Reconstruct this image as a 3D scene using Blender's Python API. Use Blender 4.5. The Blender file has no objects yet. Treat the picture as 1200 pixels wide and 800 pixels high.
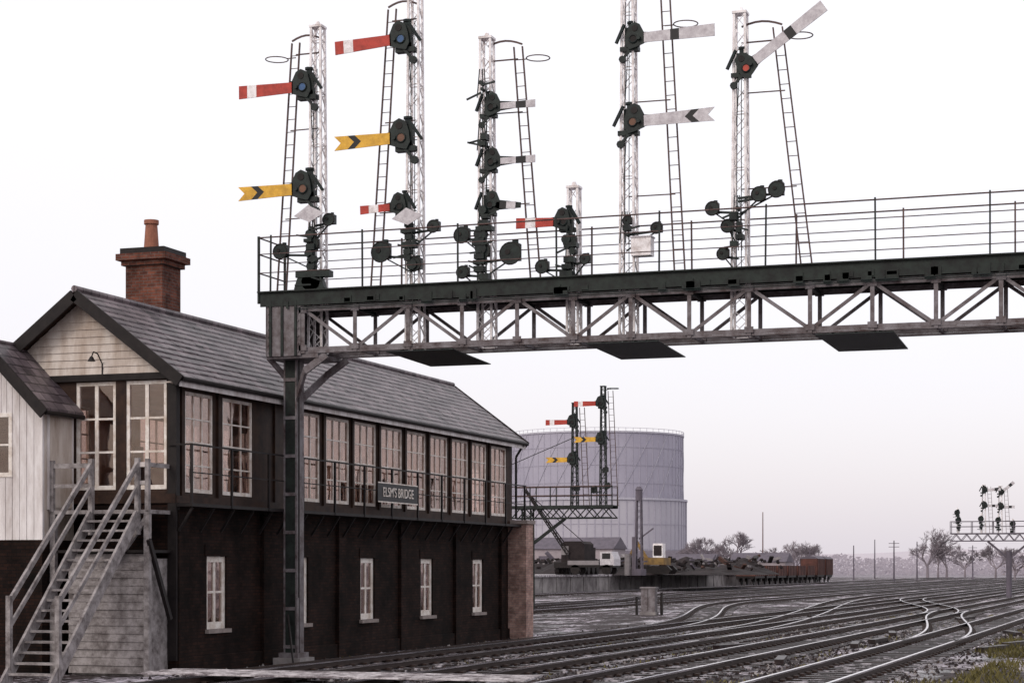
import bpy, math, random
from mathutils import Vector, Matrix, noise
random.seed(7)
sc = bpy.context.scene
A = math.radians(19.03)

# ------------------------------------------------------------------ materials
def mat(name, col, rough=0.7, var=0.25, scale=3.0, metal=0.0, bump=0.0, col2=None, fine=None, spec=0.3, lo=.35, hi=.62, streak=False):
    m = bpy.data.materials.new(name); m.use_nodes = True
    nt = m.node_tree; N = nt.nodes; Lk = nt.links
    b = N['Principled BSDF']
    b.inputs['Roughness'].default_value = rough
    b.inputs['Metallic'].default_value = metal
    b.inputs['Specular IOR Level'].default_value = spec
    tc = N.new('ShaderNodeTexCoord')
    n = N.new('ShaderNodeTexNoise'); n.inputs['Scale'].default_value = scale
    n.inputs['Detail'].default_value = 8; n.inputs['Roughness'].default_value = 0.7
    if streak:
        mp = N.new('ShaderNodeMapping'); mp.inputs['Scale'].default_value = (1,1,.22)
        Lk.new(tc.outputs['Object'], mp.inputs['Vector']); Lk.new(mp.outputs[0], n.inputs['Vector'])
    else: Lk.new(tc.outputs['Object'], n.inputs['Vector'])
    r = N.new('ShaderNodeValToRGB')
    c2 = col2 if col2 else tuple(max(0, c*(1-var)) for c in col)
    c1 = col if col2 else tuple(min(1, c*(1+var*0.5)) for c in col)
    r.color_ramp.elements[0].position = lo; r.color_ramp.elements[0].color = (*c2, 1)
    r.color_ramp.elements[1].position = hi; r.color_ramp.elements[1].color = (*c1, 1)
    Lk.new(n.outputs['Fac'], r.inputs['Fac'])
    Lk.new(r.outputs['Color'], b.inputs['Base Color'])
    if bump:
        bp = N.new('ShaderNodeBump'); bp.inputs['Strength'].default_value = bump
        bp.inputs['Distance'].default_value = 0.03
        n2 = N.new('ShaderNodeTexNoise'); n2.inputs['Scale'].default_value = fine or scale*5
        n2.inputs['Detail'].default_value = 5
        Lk.new(tc.outputs['Object'], n2.inputs['Vector'])
        Lk.new(n2.outputs['Fac'], bp.inputs['Height']); Lk.new(bp.outputs['Normal'], b.inputs['Normal'])
    return m

def brickmat(name, c1, c2, mortar, bw=0.225, rh=0.075, mode='wall', ms=0.008, stain=0.5, nscale=.9):
    m = bpy.data.materials.new(name); m.use_nodes = True
    nt = m.node_tree; N = nt.nodes; Lk = nt.links; b = N['Principled BSDF']
    b.inputs['Roughness'].default_value = 0.85 if mode == 'wall' else 0.42
    b.inputs['Specular IOR Level'].default_value = 0.12 if mode == 'wall' else 0.35
    tc = N.new('ShaderNodeTexCoord'); sx = N.new('ShaderNodeSeparateXYZ'); cb = N.new('ShaderNodeCombineXYZ')
    Lk.new(tc.outputs['Object'], sx.inputs[0])
    if mode == 'wall':
        ad = N.new('ShaderNodeMath'); ad.operation = 'ADD'
        Lk.new(sx.outputs['X'], ad.inputs[0]); Lk.new(sx.outputs['Y'], ad.inputs[1])
        Lk.new(ad.outputs[0], cb.inputs['X']); Lk.new(sx.outputs['Z'], cb.inputs['Y'])
    else:
        ad = N.new('ShaderNodeMath'); ad.operation = 'ADD'; ad.inputs[1].default_value = 2.22
        Lk.new(sx.outputs['X'], ad.inputs[0])
        Lk.new(sx.outputs['Y'], cb.inputs['X']); Lk.new(ad.outputs[0], cb.inputs['Y'])
    br = N.new('ShaderNodeTexBrick'); Lk.new(cb.outputs[0], br.inputs['Vector'])
    br.inputs['Scale'].default_value = 1; br.inputs['Brick Width'].default_value = bw
    br.inputs['Row Height'].default_value = rh; br.inputs['Mortar Size'].default_value = ms
    br.inputs['Color1'].default_value = (*c1, 1); br.inputs['Color2'].default_value = (*c2, 1)
    br.inputs['Mortar'].default_value = (*mortar, 1); br.inputs['Bias'].default_value = 0.0
    n = N.new('ShaderNodeTexNoise'); n.inputs['Scale'].default_value = nscale; n.inputs['Detail'].default_value = 9
    n.inputs['Roughness'].default_value = 0.75
    Lk.new(tc.outputs['Object'], n.inputs['Vector'])
    mr = N.new('ShaderNodeMapRange'); mr.inputs['From Min'].default_value = 0.38; mr.inputs['From Max'].default_value = 0.64
    mr.inputs['To Min'].default_value = 1-stain; mr.inputs['To Max'].default_value = 1+stain*0.7
    Lk.new(n.outputs['Fac'], mr.inputs['Value'])
    mx = N.new('ShaderNodeVectorMath'); mx.operation = 'SCALE'
    Lk.new(br.outputs['Color'], mx.inputs[0]); Lk.new(mr.outputs[0], mx.inputs['Scale'])
    Lk.new(mx.outputs[0], b.inputs['Base Color'])
    bp = N.new('ShaderNodeBump'); bp.inputs['Strength'].default_value = 0.5; bp.inputs['Distance'].default_value = 0.01
    bp.invert = True
    Lk.new(br.outputs['Fac'], bp.inputs['Height']); Lk.new(bp.outputs['Normal'], b.inputs['Normal'])
    return m

M = {}
M['white'] = mat('white_paint', (0.8,0.76,0.73), 0.55, scale=5, col2=(0.52,0.44,0.38))
M['postwhite'] = mat('post_white_paint', (0.86,0.83,0.85), 0.5, scale=4, col2=(0.5,0.44,0.43), hi=.55)
M['boards'] = mat('cream_boards', (0.62,0.56,0.52), 0.65, scale=2.6, col2=(0.36,0.28,0.23), bump=0.2, streak=True)
M['boards2'] = mat('white_boards', (0.74,0.71,0.72), 0.65, scale=2.6, col2=(0.44,0.39,0.38), bump=0.2, streak=True)
M['timber'] = mat('grey_timber', (0.32,0.295,0.3), 0.8, scale=4, col2=(0.10,0.085,0.085), bump=0.3)
M['brown'] = mat('brown_joinery', (0.042,0.021,0.014), 0.6, scale=3, col2=(0.014,0.007,0.006), spec=.2)
M['dark'] = mat('black_paint', (0.018,0.014,0.014), 0.55, scale=4, col2=(0.008,0.006,0.007), spec=.2)
M['green'] = mat('dark_green_iron', (0.016,0.026,0.024), 0.5, scale=9, col2=(0.006,0.008,0.010), spec=.25)
M['girder'] = mat('girder_grey_paint', (0.19,0.175,0.19), 0.55, scale=2.5, col2=(0.05,0.03,0.03), bump=0.1)
M['girderdk'] = mat('girder_dark_paint', (0.022,0.03,0.027), 0.55, scale=4, col2=(0.01,0.01,0.011), spec=.2)
M['rail_r'] = mat('handrail_rusty', (0.12,0.075,0.07), 0.65, scale=8, col2=(0.045,0.028,0.028))
M['red'] = mat('signal_red', (0.46,0.05,0.035), 0.5, scale=5, col2=(0.28,0.03,0.022))
M['yellow'] = mat('signal_yellow', (0.74,0.42,0.05), 0.5, scale=5, col2=(0.48,0.26,0.03))
M['black'] = mat('signal_black', (0.015,0.015,0.018), 0.5)
M['armwhite'] = mat('arm_back_white', (0.6,0.58,0.61), 0.5, scale=5, col2=(0.36,0.33,0.36))
M['blue'] = mat('lens_blue', (0.03,0.09,0.22), 0.3, var=0.3, scale=20)
M['redlens'] = mat('lens_red', (0.42,0.05,0.03), 0.3, var=0.2)
M['orange'] = mat('lens_orange', (0.14,0.06,0.035), 0.3, var=0.3)
M['brickdk'] = brickmat('sooty_brick', (0.026,0.012,0.009), (0.012,0.007,0.006), (0.008,0.006,0.006), stain=0.75)
M['brickred'] = brickmat('red_brick', (0.17,0.062,0.042), (0.095,0.036,0.027), (0.12,0.09,0.08), stain=0.6, nscale=1.8)
M['brickpier'] = brickmat('lit_pier_brick', (0.42,0.28,0.24), (0.3,0.18,0.155), (0.26,0.2,0.19), stain=0.5, nscale=2)  # paler than the base walls: the light the pier catches is painted in
M['slate'] = brickmat('roof_slate', (0.19,0.152,0.165), (0.075,0.058,0.068), (0.022,0.016,0.02), bw=0.33, rh=0.1977, mode='roof', ms=0.014, stain=0.55, nscale=1.4)
M['terracotta'] = mat('terracotta', (0.28,0.11,0.07), 0.7, scale=6)
M['stone'] = mat('stone_sill', (0.26,0.22,0.21), 0.8, scale=5)
M['interior'] = mat('interior_cream', (0.6,0.42,0.33), 0.8, scale=1.2, col2=(0.42,0.26,0.19))
M['blind'] = mat('window_blind', (0.66,0.49,0.4), 0.9, scale=1.0, col2=(0.42,0.28,0.21))
M['rail'] = mat('rail_steel', (0.8,0.78,0.82), 0.15, metal=1.0, scale=2, col2=(0.6,0.58,0.62))
M['railside'] = mat('rail_side_rust', (0.035,0.021,0.018), 0.6, scale=6, spec=.2)
M['sleeper'] = mat('sleeper_timber', (0.04,0.026,0.026), 0.4, scale=3.5, col2=(0.011,0.008,0.008), bump=0.3, spec=.25)
M['sleeperf'] = mat('frosted_sleeper_timber', (0.48,0.45,0.5), 0.5, scale=3.0, col2=(0.022,0.016,0.016), bump=0.3, lo=.50, hi=.62, spec=.25)
M['gas'] = mat('hazy_gasholder_steel', (0.385,0.37,0.44), 0.9, scale=0.08, col2=(0.325,0.31,0.38), spec=.1)  # distance haze is painted into all the gasholder colours
M['gas2'] = mat('hazy_gasholder_steel_lower', (0.43,0.415,0.465), 0.9, scale=0.09, col2=(0.36,0.345,0.40), spec=.1)  # lower lift painted paler, as haze around its base
M['gasrib'] = mat('hazy_gasholder_rails', (0.43,0.42,0.48), 0.9)
M['gasribd'] = mat('hazy_gasholder_standards', (0.335,0.32,0.385), 0.9)
M['concrete'] = mat('concrete', (0.32,0.30,0.30), 0.8, scale=0.6, col2=(0.12,0.105,0.11), bump=0.2)
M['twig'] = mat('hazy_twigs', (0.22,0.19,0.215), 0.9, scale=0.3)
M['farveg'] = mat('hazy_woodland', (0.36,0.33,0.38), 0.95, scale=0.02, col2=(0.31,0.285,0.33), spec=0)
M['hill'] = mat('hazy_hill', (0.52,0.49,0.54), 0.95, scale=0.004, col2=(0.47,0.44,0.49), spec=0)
M['scrap'] = mat('scrap_metal', (0.035,0.027,0.028), 0.8, scale=0.7, col2=(0.014,0.011,0.012), spec=.15)
M['scraplt'] = mat('scrap_light', (0.22,0.2,0.21), 0.7, scale=1)
M['scrapbr'] = mat('scrap_rust', (0.07,0.04,0.034), 0.8, scale=1, spec=.1)
M['wagon'] = mat('wagon_brown', (0.13,0.055,0.045), 0.7, scale=0.8, col2=(0.055,0.028,0.025), spec=.15)
M['cabyellow'] = mat('plant_yellow', (0.26,0.16,0.05), 0.7, scale=1.0, col2=(.1,.06,.03))
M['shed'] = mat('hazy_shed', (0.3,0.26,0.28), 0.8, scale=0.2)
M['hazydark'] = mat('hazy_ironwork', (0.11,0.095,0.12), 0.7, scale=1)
M['grass'] = mat('winter_grass', (0.16,0.14,0.05), 0.9, scale=1, col2=(0.07,0.06,0.03), spec=.1)
M['frost'] = mat('frosted_boards', (0.6,0.57,0.6), 0.7, scale=3, col2=(0.12,0.10,0.11), lo=.4, hi=.6)

g = bpy.data.materials.new('window_glass'); g.use_nodes = True
nt = g.node_tree; nt.nodes.clear()
o = nt.nodes.new('ShaderNodeOutputMaterial'); mx = nt.nodes.new('ShaderNodeMixShader')
tr = nt.nodes.new('ShaderNodeBsdfTransparent'); gl = nt.nodes.new('ShaderNodeBsdfGlossy')
tr.inputs[0].default_value = (0.9,0.83,0.8,1); gl.inputs['Roughness'].default_value = 0.04; gl.inputs[0].default_value=(.85,.78,.76,1)
tcg = nt.nodes.new('ShaderNodeTexCoord'); ng = nt.nodes.new('ShaderNodeTexNoise'); ng.inputs['Scale'].default_value = 1.3
bg_ = nt.nodes.new('ShaderNodeBump'); bg_.inputs['Strength'].default_value = .3; bg_.inputs['Distance'].default_value = .05
nt.links.new(tcg.outputs['Object'], ng.inputs['Vector']); nt.links.new(ng.outputs['Fac'], bg_.inputs['Height']); nt.links.new(bg_.outputs['Normal'], gl.inputs['Normal'])
fr = nt.nodes.new('ShaderNodeFresnel'); fr.inputs[0].default_value = 1.35
ma = nt.nodes.new('ShaderNodeMath'); ma.operation = 'MULTIPLY_ADD'; ma.inputs[1].default_value = 0.6; ma.inputs[2].default_value = 0.05
nt.links.new(fr.outputs[0], ma.inputs[0]); nt.links.new(ma.outputs[0], mx.inputs[0])
nt.links.new(tr.outputs[0], mx.inputs[1]); nt.links.new(gl.outputs[0], mx.inputs[2]); nt.links.new(mx.outputs[0], o.inputs[0])
M['glass'] = g

def ground_mat(name, dark, mid, frost, frost_lo, frost_hi, spec=.3):
    m = bpy.data.materials.new(name); m.use_nodes = True
    nt = m.node_tree; N = nt.nodes; Lk = nt.links; b = N['Principled BSDF']
    b.inputs['Specular IOR Level'].default_value = spec
    tc = N.new('ShaderNodeTexCoord')
    def nz(s, d=6, r=0.6, stretch=None):
        n = N.new('ShaderNodeTexNoise'); n.inputs['Scale'].default_value = s; n.inputs['Detail'].default_value = d
        n.inputs['Roughness'].default_value = r
        if stretch:
            mp = N.new('ShaderNodeMapping'); mp.inputs['Scale'].default_value = stretch
            Lk.new(tc.outputs['Object'], mp.inputs['Vector']); Lk.new(mp.outputs[0], n.inputs['Vector'])
        else: Lk.new(tc.outputs['Object'], n.inputs['Vector'])
        return n
    vo = N.new('ShaderNodeTexVoronoi'); vo.inputs['Scale'].default_value = 8; vo.inputs['Randomness'].default_value=1
    Lk.new(tc.outputs['Object'], vo.inputs['Vector'])
    sx = N.new('ShaderNodeSeparateXYZ'); Lk.new(vo.outputs['Color'], sx.inputs[0])
    r1 = N.new('ShaderNodeValToRGB'); r1.color_ramp.elements[0].position = 0.1; r1.color_ramp.elements[0].color = (*dark,1)
    r1.color_ramp.elements[1].position = 0.95; r1.color_ramp.elements[1].color = (*mid,1)
    Lk.new(sx.outputs['X'], r1.inputs['Fac'])
    patch = nz(0.55, 12, 0.78, (1,0.28,1))
    big = nz(0.06, 3, 0.5)
    a0 = N.new('ShaderNodeMath'); a0.operation = 'MULTIPLY_ADD'; a0.inputs[1].default_value = 0.35
    Lk.new(big.outputs['Fac'], a0.inputs[0]); Lk.new(patch.outputs['Fac'], a0.inputs[2])
    ad = N.new('ShaderNodeMath'); ad.operation = 'MULTIPLY_ADD'; ad.inputs[1].default_value = 0.16
    Lk.new(sx.outputs['Y'], ad.inputs[0]); Lk.new(a0.outputs[0], ad.inputs[2])
    mr = N.new('ShaderNodeMapRange'); mr.inputs['From Min'].default_value = frost_lo; mr.inputs['From Max'].default_value = frost_hi
    Lk.new(ad.outputs[0], mr.inputs['Value'])
    mix = N.new('ShaderNodeMixRGB'); mix.inputs[2].default_value = (*frost,1)
    Lk.new(mr.outputs[0], mix.inputs[0]); Lk.new(r1.outputs[0], mix.inputs[1]); Lk.new(mix.outputs[0], b.inputs['Base Color'])
    wet = nz(0.5, 6, 0.65, (1,.4,1))
    mr2 = N.new('ShaderNodeMapRange'); mr2.inputs['From Min'].default_value = 0.38; mr2.inputs['From Max'].default_value = 0.46
    mr2.inputs['To Min'].default_value = 0.18; mr2.inputs['To Max'].default_value = 0.8
    Lk.new(wet.outputs['Fac'], mr2.inputs['Value']); Lk.new(mr2.outputs[0], b.inputs['Roughness'])
    bp = N.new('ShaderNodeBump'); bp.inputs['Strength'].default_value = 0.9; bp.inputs['Distance'].default_value = 0.07
    Lk.new(vo.outputs['Distance'], bp.inputs['Height']); Lk.new(bp.outputs['Normal'], b.inputs['Normal'])
    return m
M['ballast'] = ground_mat('wet_ballast', (0.008,0.006,0.006), (0.06,0.042,0.046), (0.62,0.57,0.64), 0.80, 0.87, .28)
M['field'] = ground_mat('hazy_frosty_ground', (0.16,0.145,0.165), (0.22,0.2,0.22), (0.4,0.37,0.42), 0.7, 0.9, .1)  # frost patches over a pale lavender that has distance haze painted in

# ------------------------------------------------------------------ mesh builder
class MB:
    def __init__(s): s.v=[]; s.f=[]; s.mi=[]; s.slots=[]
    def _m(s, k):
        if k not in s.slots: s.slots.append(k)
        return s.slots.index(k)
    def add(s, vs, fs, m):
        o=len(s.v); s.v += [tuple(x) for x in vs]; i=s._m(m)
        for f in fs: s.f.append([o+a for a in f]); s.mi.append(i)
    def box(s, x0,x1,y0,y1,z0,z1,m):
        vs=[(x0,y0,z0),(x1,y0,z0),(x1,y1,z0),(x0,y1,z0),(x0,y0,z1),(x1,y0,z1),(x1,y1,z1),(x0,y1,z1)]
        s.add(vs,[(0,3,2,1),(4,5,6,7),(0,1,5,4),(1,2,6,5),(2,3,7,6),(3,0,4,7)],m)
    def cb(s, c, sz, m): s.box(c[0]-sz[0]/2,c[0]+sz[0]/2,c[1]-sz[1]/2,c[1]+sz[1]/2,c[2]-sz[2]/2,c[2]+sz[2]/2,m)
    def beam(s, p, q, w, h, m, up=None):
        p=Vector(p); q=Vector(q); d=(q-p)
        if d.length<1e-6: return
        d.normalize(); u=Vector(up) if up else (Vector((0,0,1)) if abs(d.z)<0.9 else Vector((0,1,0)))
        a=d.cross(u).normalized()*w/2; b=a.cross(d).normalized()*h/2
        vs=[p-a-b,p+a-b,p+a+b,p-a+b,q-a-b,q+a-b,q+a+b,q-a+b]
        s.add(vs,[(0,3,2,1),(4,5,6,7),(0,1,5,4),(1,2,6,5),(2,3,7,6),(3,0,4,7)],m)
    def cyl(s, p, q, r, m, n=10, r2=None, cap=True):
        p=Vector(p); q=Vector(q); d=(q-p).normalized(); r2=r if r2 is None else r2
        u=Vector((0,0,1)) if abs(d.z)<0.9 else Vector((1,0,0))
        a=d.cross(u).normalized(); b=a.cross(d).normalized(); vs=[]
        for i in range(n):
            t=2*math.pi*i/n; e=a*math.cos(t)+b*math.sin(t); vs.append(p+e*r)
        for i in range(n):
            t=2*math.pi*i/n; e=a*math.cos(t)+b*math.sin(t); vs.append(q+e*r2)
        fs=[(i,n+i,n+(i+1)%n,(i+1)%n) for i in range(n)]
        if cap: fs += [tuple(range(n)), tuple(range(2*n-1,n-1,-1))]
        s.add(vs,fs,m)
    def ring(s, c, R, r, m, n=20, axis='z'):
        pts=[]
        for i in range(n):
            t=2*math.pi*i/n
            if axis=='z': pts.append((c[0]+R*math.cos(t),c[1]+R*math.sin(t),c[2]))
            else: pts.append((c[0]+R*math.cos(t),c[1],c[2]+R*math.sin(t)))
        for i in range(n): s.cyl(pts[i],pts[(i+1)%n],r,m,5,cap=False)
    def ext(s, pts, y0, y1, m):
        n=len(pts); vs=[(x,y0,z) for x,z in pts]+[(x,y1,z) for x,z in pts]
        fs=[tuple(range(n)), tuple(range(2*n-1,n-1,-1))]+[(i,n+i,n+(i+1)%n,(i+1)%n) for i in range(n)]
        s.add(vs,fs,m)
    def obj(s, name, parent=None, smooth=False):
        me=bpy.data.meshes.new(name); me.from_pydata(s.v,[],s.f)
        for k in s.slots: me.materials.append(M[k])
        me.polygons.foreach_set('material_index', s.mi)
        if smooth: me.polygons.foreach_set('use_smooth',[True]*len(s.f))
        me.update(); o=bpy.data.objects.new(name,me); sc.collection.objects.link(o)
        if parent: o.parent=parent
        return o
def empty(name):
    o=bpy.data.objects.new(name,None); sc.collection.objects.link(o); return o
CAMU, CAML = 20.37, -36.76
def at(k, Y):
    return (CAMU+Y*(0.9453*k-0.3261), CAML+Y*(0.3261*k+0.9453))

# ------------------------------------------------------------------ ground
def sheet(name, x0,x1,y0,y1,z,m):
    b=MB(); b.add([(x0,y0,z),(x1,y0,z),(x1,y1,z),(x0,y1,z)],[(0,1,2,3)],m); return b.obj(name)
sheet('ground',-3000,3000,-500,5000,-0.02,'field')
sheet('yard_ballast',-62,40,-80,430,0.0,'ballast')

# ------------------------------------------------------------------ tracks
def smoothpath(pts, step=0.72):
    out=[]
    y=pts[0][1]
    while y<=pts[-1][1]:
        for i in range(len(pts)-1):
            if pts[i][1]<=y<=pts[i+1][1]:
                t=(y-pts[i][1])/(pts[i+1][1]-pts[i][1]); t=t*t*(3-2*t)
                out.append((pts[i][0]*(1-t)+pts[i+1][0]*t, y)); break
        y+=step
    return out
def track(name, pts, sleepers=True):
    e=empty(name); P=smoothpath(pts); S=MB(); R=MB()
    for i,(x,y) in enumerate(P):
        if i+1<len(P): dx,dy=P[i+1][0]-x,P[i+1][1]-y
        l=math.hypot(dx,dy); nx,ny=dy/l,-dx/l
        if y<330:
            j=random.uniform(-.03,.03)
            a=Vector((x-nx*(1.3+j),y-ny*(1.3+j),0.0)); c=Vector((x+nx*(1.3-j),y+ny*(1.3-j),0.0))
            f_=noise.noise(Vector((x*.3,y*.08,2)))
            S.beam(a,c,0.25,0.07+random.uniform(0,.02),'sleeperf' if f_+random.uniform(-.25,.25)>.02 else 'sleeper')
            if y<120:
                for sgn in (-1,1):
                    S.cb((x+nx*.75*sgn,y+ny*.75*sgn,0.055),(0.36,0.18,0.05),'railside')
    k=4; idx=list(range(0,len(P)-1,k))+[len(P)-1]
    nn=[]
    for i in range(len(P)):
        a=P[max(0,i-1)]; b=P[min(len(P)-1,i+1)]; l=math.hypot(b[0]-a[0],b[1]-a[1]); nn.append(((b[1]-a[1])/l,-(b[0]-a[0])/l))
    for sgn in (-1,1):
        for q in range(len(idx)-1):
            i,j=idx[q],idx[q+1]
            a=(P[i][0]+nn[i][0]*.7525*sgn,P[i][1]+nn[i][1]*.7525*sgn); b=(P[j][0]+nn[j][0]*.7525*sgn,P[j][1]+nn[j][1]*.7525*sgn)
            R.beam((*a,0.175),(*b,0.175),0.075,0.035,'rail')
            R.beam((*a,0.12),(*b,0.12),0.03,0.08,'railside')
            R.beam((*a,0.07),(*b,0.07),0.13,0.02,'railside')
    S.obj('sleepers',e); R.obj('rails',e)
for u in (3.0,6.5,10.0,13.6): track('railway_track',[(u,-70),(u,300),(u-6,900)])
track('railway_track',[(6.5,18),(-1.2,112),(-1.2,420)])
track('railway_track',[(13.6,20),(10,62)])
track('railway_track',[(10,52),(3.0,104)])
track('railway_track',[(3.0,24),(-6,88),(-6,420)])
track('railway_track',[(-11,26),(-11,420)])
track('railway_track',[(-15,26),(-15,420)])
track('railway_track',[(-11,60),(-20,130),(-24,420)])
track('railway_track',[(-29,90),(-29,420)])

b=MB()
for i in range(3): b.beam((1.35+i*.09,-1,0.12),(1.35+i*.09,70,0.12),0.03,0.03,'railside')
for i in range(36): b.cb((1.44,-1+i*2,0.05),(.45,.12,.1),'concrete')
b.obj('point_rodding')
b=MB()
for i in range(9): b.box(0.9,9.0-0.02*i,-3.1+i*.17,-2.965+i*.17,0.19,0.215+.01*(i%3),'frost')
b.obj('foot_crossing')
b=MB()
b.box(16.6,30,-80,-16,0,0.74,'concrete'); b.box(16.4,30.1,-80.1,-15.9,0.743,0.83,'stone')
b.obj('station_platform')
b=MB()
for i in range(5000):
    L=random.uniform(-2,50); u=random.choice([1.0,4.75,8.25,11.8,15.2])+random.gauss(0,.5)
    r=random.uniform(.02,.06); c=Vector((u,L,r*.3)); vs=[]
    for q in range(6):
        t=q*1.047; vs.append(c+Vector((math.cos(t)*r*random.uniform(.7,1.2),math.sin(t)*r*random.uniform(.7,1.2),-.01)))
    vs.append(c+Vector((0,0,r*random.uniform(.6,1.2))))
    b.add(vs,[(q,(q+1)%6,6) for q in range(6)],random.choice(['scrap','scrap','concrete','railside']))
for i in range(14):
    L=random.uniform(2,60); u=random.choice([4.75,8.25,11.8,15.6])+random.gauss(0,.2); t=random.uniform(-.3,.3)
    b.beam((u,L,.08),(u+math.sin(t)*2.2,L+math.cos(t)*2.2,.08),.22,.12,'sleeper')
b.obj('trackside_debris')

# ------------------------------------------------------------------ signal box
SB=empty('signal_box'); LEN=22.3; W=4.44
def wall_L(mb,u0,u1,L0,L1,z0,z1,ops,m):
    c=L0
    for (a,b_,za,zb) in ops:
        mb.box(u0,u1,c,a,z0,z1,m); mb.box(u0,u1,a,b_,z0,za,m)
        if zb<z1: mb.box(u0,u1,a,b_,zb,z1,m)
        c=b_
    mb.box(u0,u1,c,L1,z0,z1,m)
def wall_u(mb,L0,L1,u0,u1,z0,z1,ops,m):
    c=u0
    for (a,b_,za,zb) in ops:
        mb.box(c,a,L0,L1,z0,z1,m); mb.box(a,b_,L0,L1,z0,za,m)
        if zb<z1: mb.box(a,b_,L0,L1,zb,z1,m)
        c=b_
    mb.box(c,u1,L0,L1,z0,z1,m)
def window(fr,gl,axis,a0,a1,z0,z1,p,out,cols,rows,fw=0.075,bw=0.032,m='white',glass='glass'):
    def bx(a,b_,c,d,dep0,dep1,mm,t):
        q0,q1=sorted((p-out*dep0,p-out*dep1))
        if axis=='L': t.box(q0,q1,a,b_,c,d,mm)
        else: t.box(a,b_,q0,q1,c,d,mm)
    bx(a0,a0+fw,z0,z1,0,.08,m,fr); bx(a1-fw,a1,z0,z1,0,.08,m,fr)
    bx(a0+fw,a1-fw,z0,z0+fw*1.2,.003,.08,m,fr); bx(a0+fw,a1-fw,z1-fw,z1,.003,.08,m,fr)
    iw=(a1-a0-2*fw); ih=(z1-z0-2.2*fw)
    for i in range(1,cols):
        x=a0+fw+iw*i/cols; w=bw*(1.9 if (cols%2==0 and i==cols//2) else 1)
        bx(x-w/2,x+w/2,z0+fw,z1-fw,.012,.06,m,fr)
    for j in range(1,rows):
        z=z0+1.2*fw+ih*j/rows; bx(a0+fw,a1-fw,z-bw/2,z+bw/2,.016,.056,m,fr)
    bx(a0+fw*.5,a1-fw*.5,z0+fw*.5,z1-fw*.5,.034,.038,glass,gl)
ups=[(.46,1.75),(2.2,3.7),(6.0,7.45),(7.82,9.27),(9.6,11.05),(11.4,12.9),(13.25,14.7),(15.05,16.45),(16.8,18.2),(18.5,19.85),(20.3,21.75)]
lows=[(1.45,2.4),(5.85,6.75),(10.0,10.95),(14.3,15.25),(18.6,19.55)]
WZ0,WZ1=3.95,6.15
wl=MB(); wl_u=MB(); fr=MB(); gls=MB()
wall_L(wl,-.3,0,0.0,LEN,0,3.7,[(a,b_,.93,2.56) for a,b_ in lows],'brickdk')
wall_L(wl,-W,-W+.3,0,LEN,0,3.7,[],'brickdk')
wall_u(wl,0.0,.3,-W+.3,-.3,0,3.7,[],'brickdk')
wall_u(wl,LEN-.3,LEN,-W+.3,-.3,0,3.7,[],'brickdk')
for a in (0.02,4.1,8.4,12.6,16.9,21.0):
    wl.box(.0,.1,a,a+.42,0,3.55,'brickdk')
wl.box(0.0,.06,-.02,LEN-.4,0,.35,'brickdk')
wl.box(.002,.62,21.9,22.62,0,3.72,'brickpier'); wl.box(-.03,.68,21.84,22.68,3.72,3.84,'stone')
wl.obj('brick_base_walls',SB)
wall_L(wl_u,-.12,0,0.12,LEN-.12,3.7,6.42,[(a,b_,WZ0,WZ1) for a,b_ in ups],'brown')
wall_L(wl_u,-W,-W+.12,0.12,LEN-.12,3.7,6.42,[(a,b_,WZ0+.3,WZ1) for a,b_ in ups],'interior')
wall_u(wl_u,0,.12,-W,0,3.7,6.5,[(-4.2,-2.75,4.0,6.2),(-2.45,-1.45,4.0,6.36),(-1.2,-.2,4.0,6.36)],'brown')
wall_u(wl_u,LEN-.12,LEN,-W,0,3.7,6.5,[(-1.7,-.4,WZ0,WZ1)],'brown')
wl_u.box(-W+.12,-.12,.12,LEN-.12,3.7,3.78,'interior')
wl_u.box(-W+.12,-.12,.12,LEN-.12,6.33,6.41,'interior')
wl_u.obj('timber_upper_walls',SB)
tr_=MB()
prev=0.12
for a,b_ in ups:
    c=(prev+a)/2; tr_.box(0.002,.05,c-.06,c+.06,3.86,6.28,'brown'); prev=b_
tr_.box(.0,.09,-.05,LEN+.03,3.7,3.86,'brown'); tr_.box(-.14,.07,-.06,.1,0.3,6.45,'dark')
tr_.box(.0,.12,-.05,LEN+.02,6.28,6.42,'brown')
tr_.box(-W-.05,.1,-.09,-.003,6.38,6.52,'dark'); tr_.box(-W,.05,-.07,-.003,3.7,3.9,'brown')
tr_.obj('trim',SB)
for a,b_ in ups:
    window(fr,gls,'L',a,b_,WZ0,WZ1,-.02,1,3,4,fw=.07)
    window(fr,gls,'L',a,b_,WZ0+.3,WZ1,-W+.02,-1,3,3,fw=.07)
for a,b_ in lows:
    window(fr,gls,'L',a,b_,.93,2.56,-.05,1,2,2,fw=.13,bw=.05)
    fr.box(-.02,.09,a-.08,b_+.08,.84,.928,'stone')
    fr.box(0.002,.02,a-.1,b_+.1,2.565,2.82,'brickdk')
window(fr,gls,'u',-2.45,-1.45,4.0,6.36,.03,-1,2,3,fw=.08,bw=.045); window(fr,gls,'u',-1.2,-.2,4.0,6.36,.03,-1,2,3,fw=.08,bw=.045)
window(fr,gls,'u',-1.7,-.4,WZ0,WZ1,LEN-.02,1,2,3)
fr.obj('window_frames',SB); gls.obj('window_glass',SB)
it=MB()
for i,(a,b_) in enumerate(ups):
    h=[.5,.6,1.6,1.9,.9,1.4,2.0,1.2,1.7,.8,1.5][i]
    if i>1: it.box(-.2,-.19,a,b_,WZ1-h,WZ1,'blind')
for i in range(70): it.cyl((-1.7,3+i*.23,3.8),(-1.8,3+i*.23,4.95),.02,random.choice(['red','blue','black','white']),5)
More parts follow.
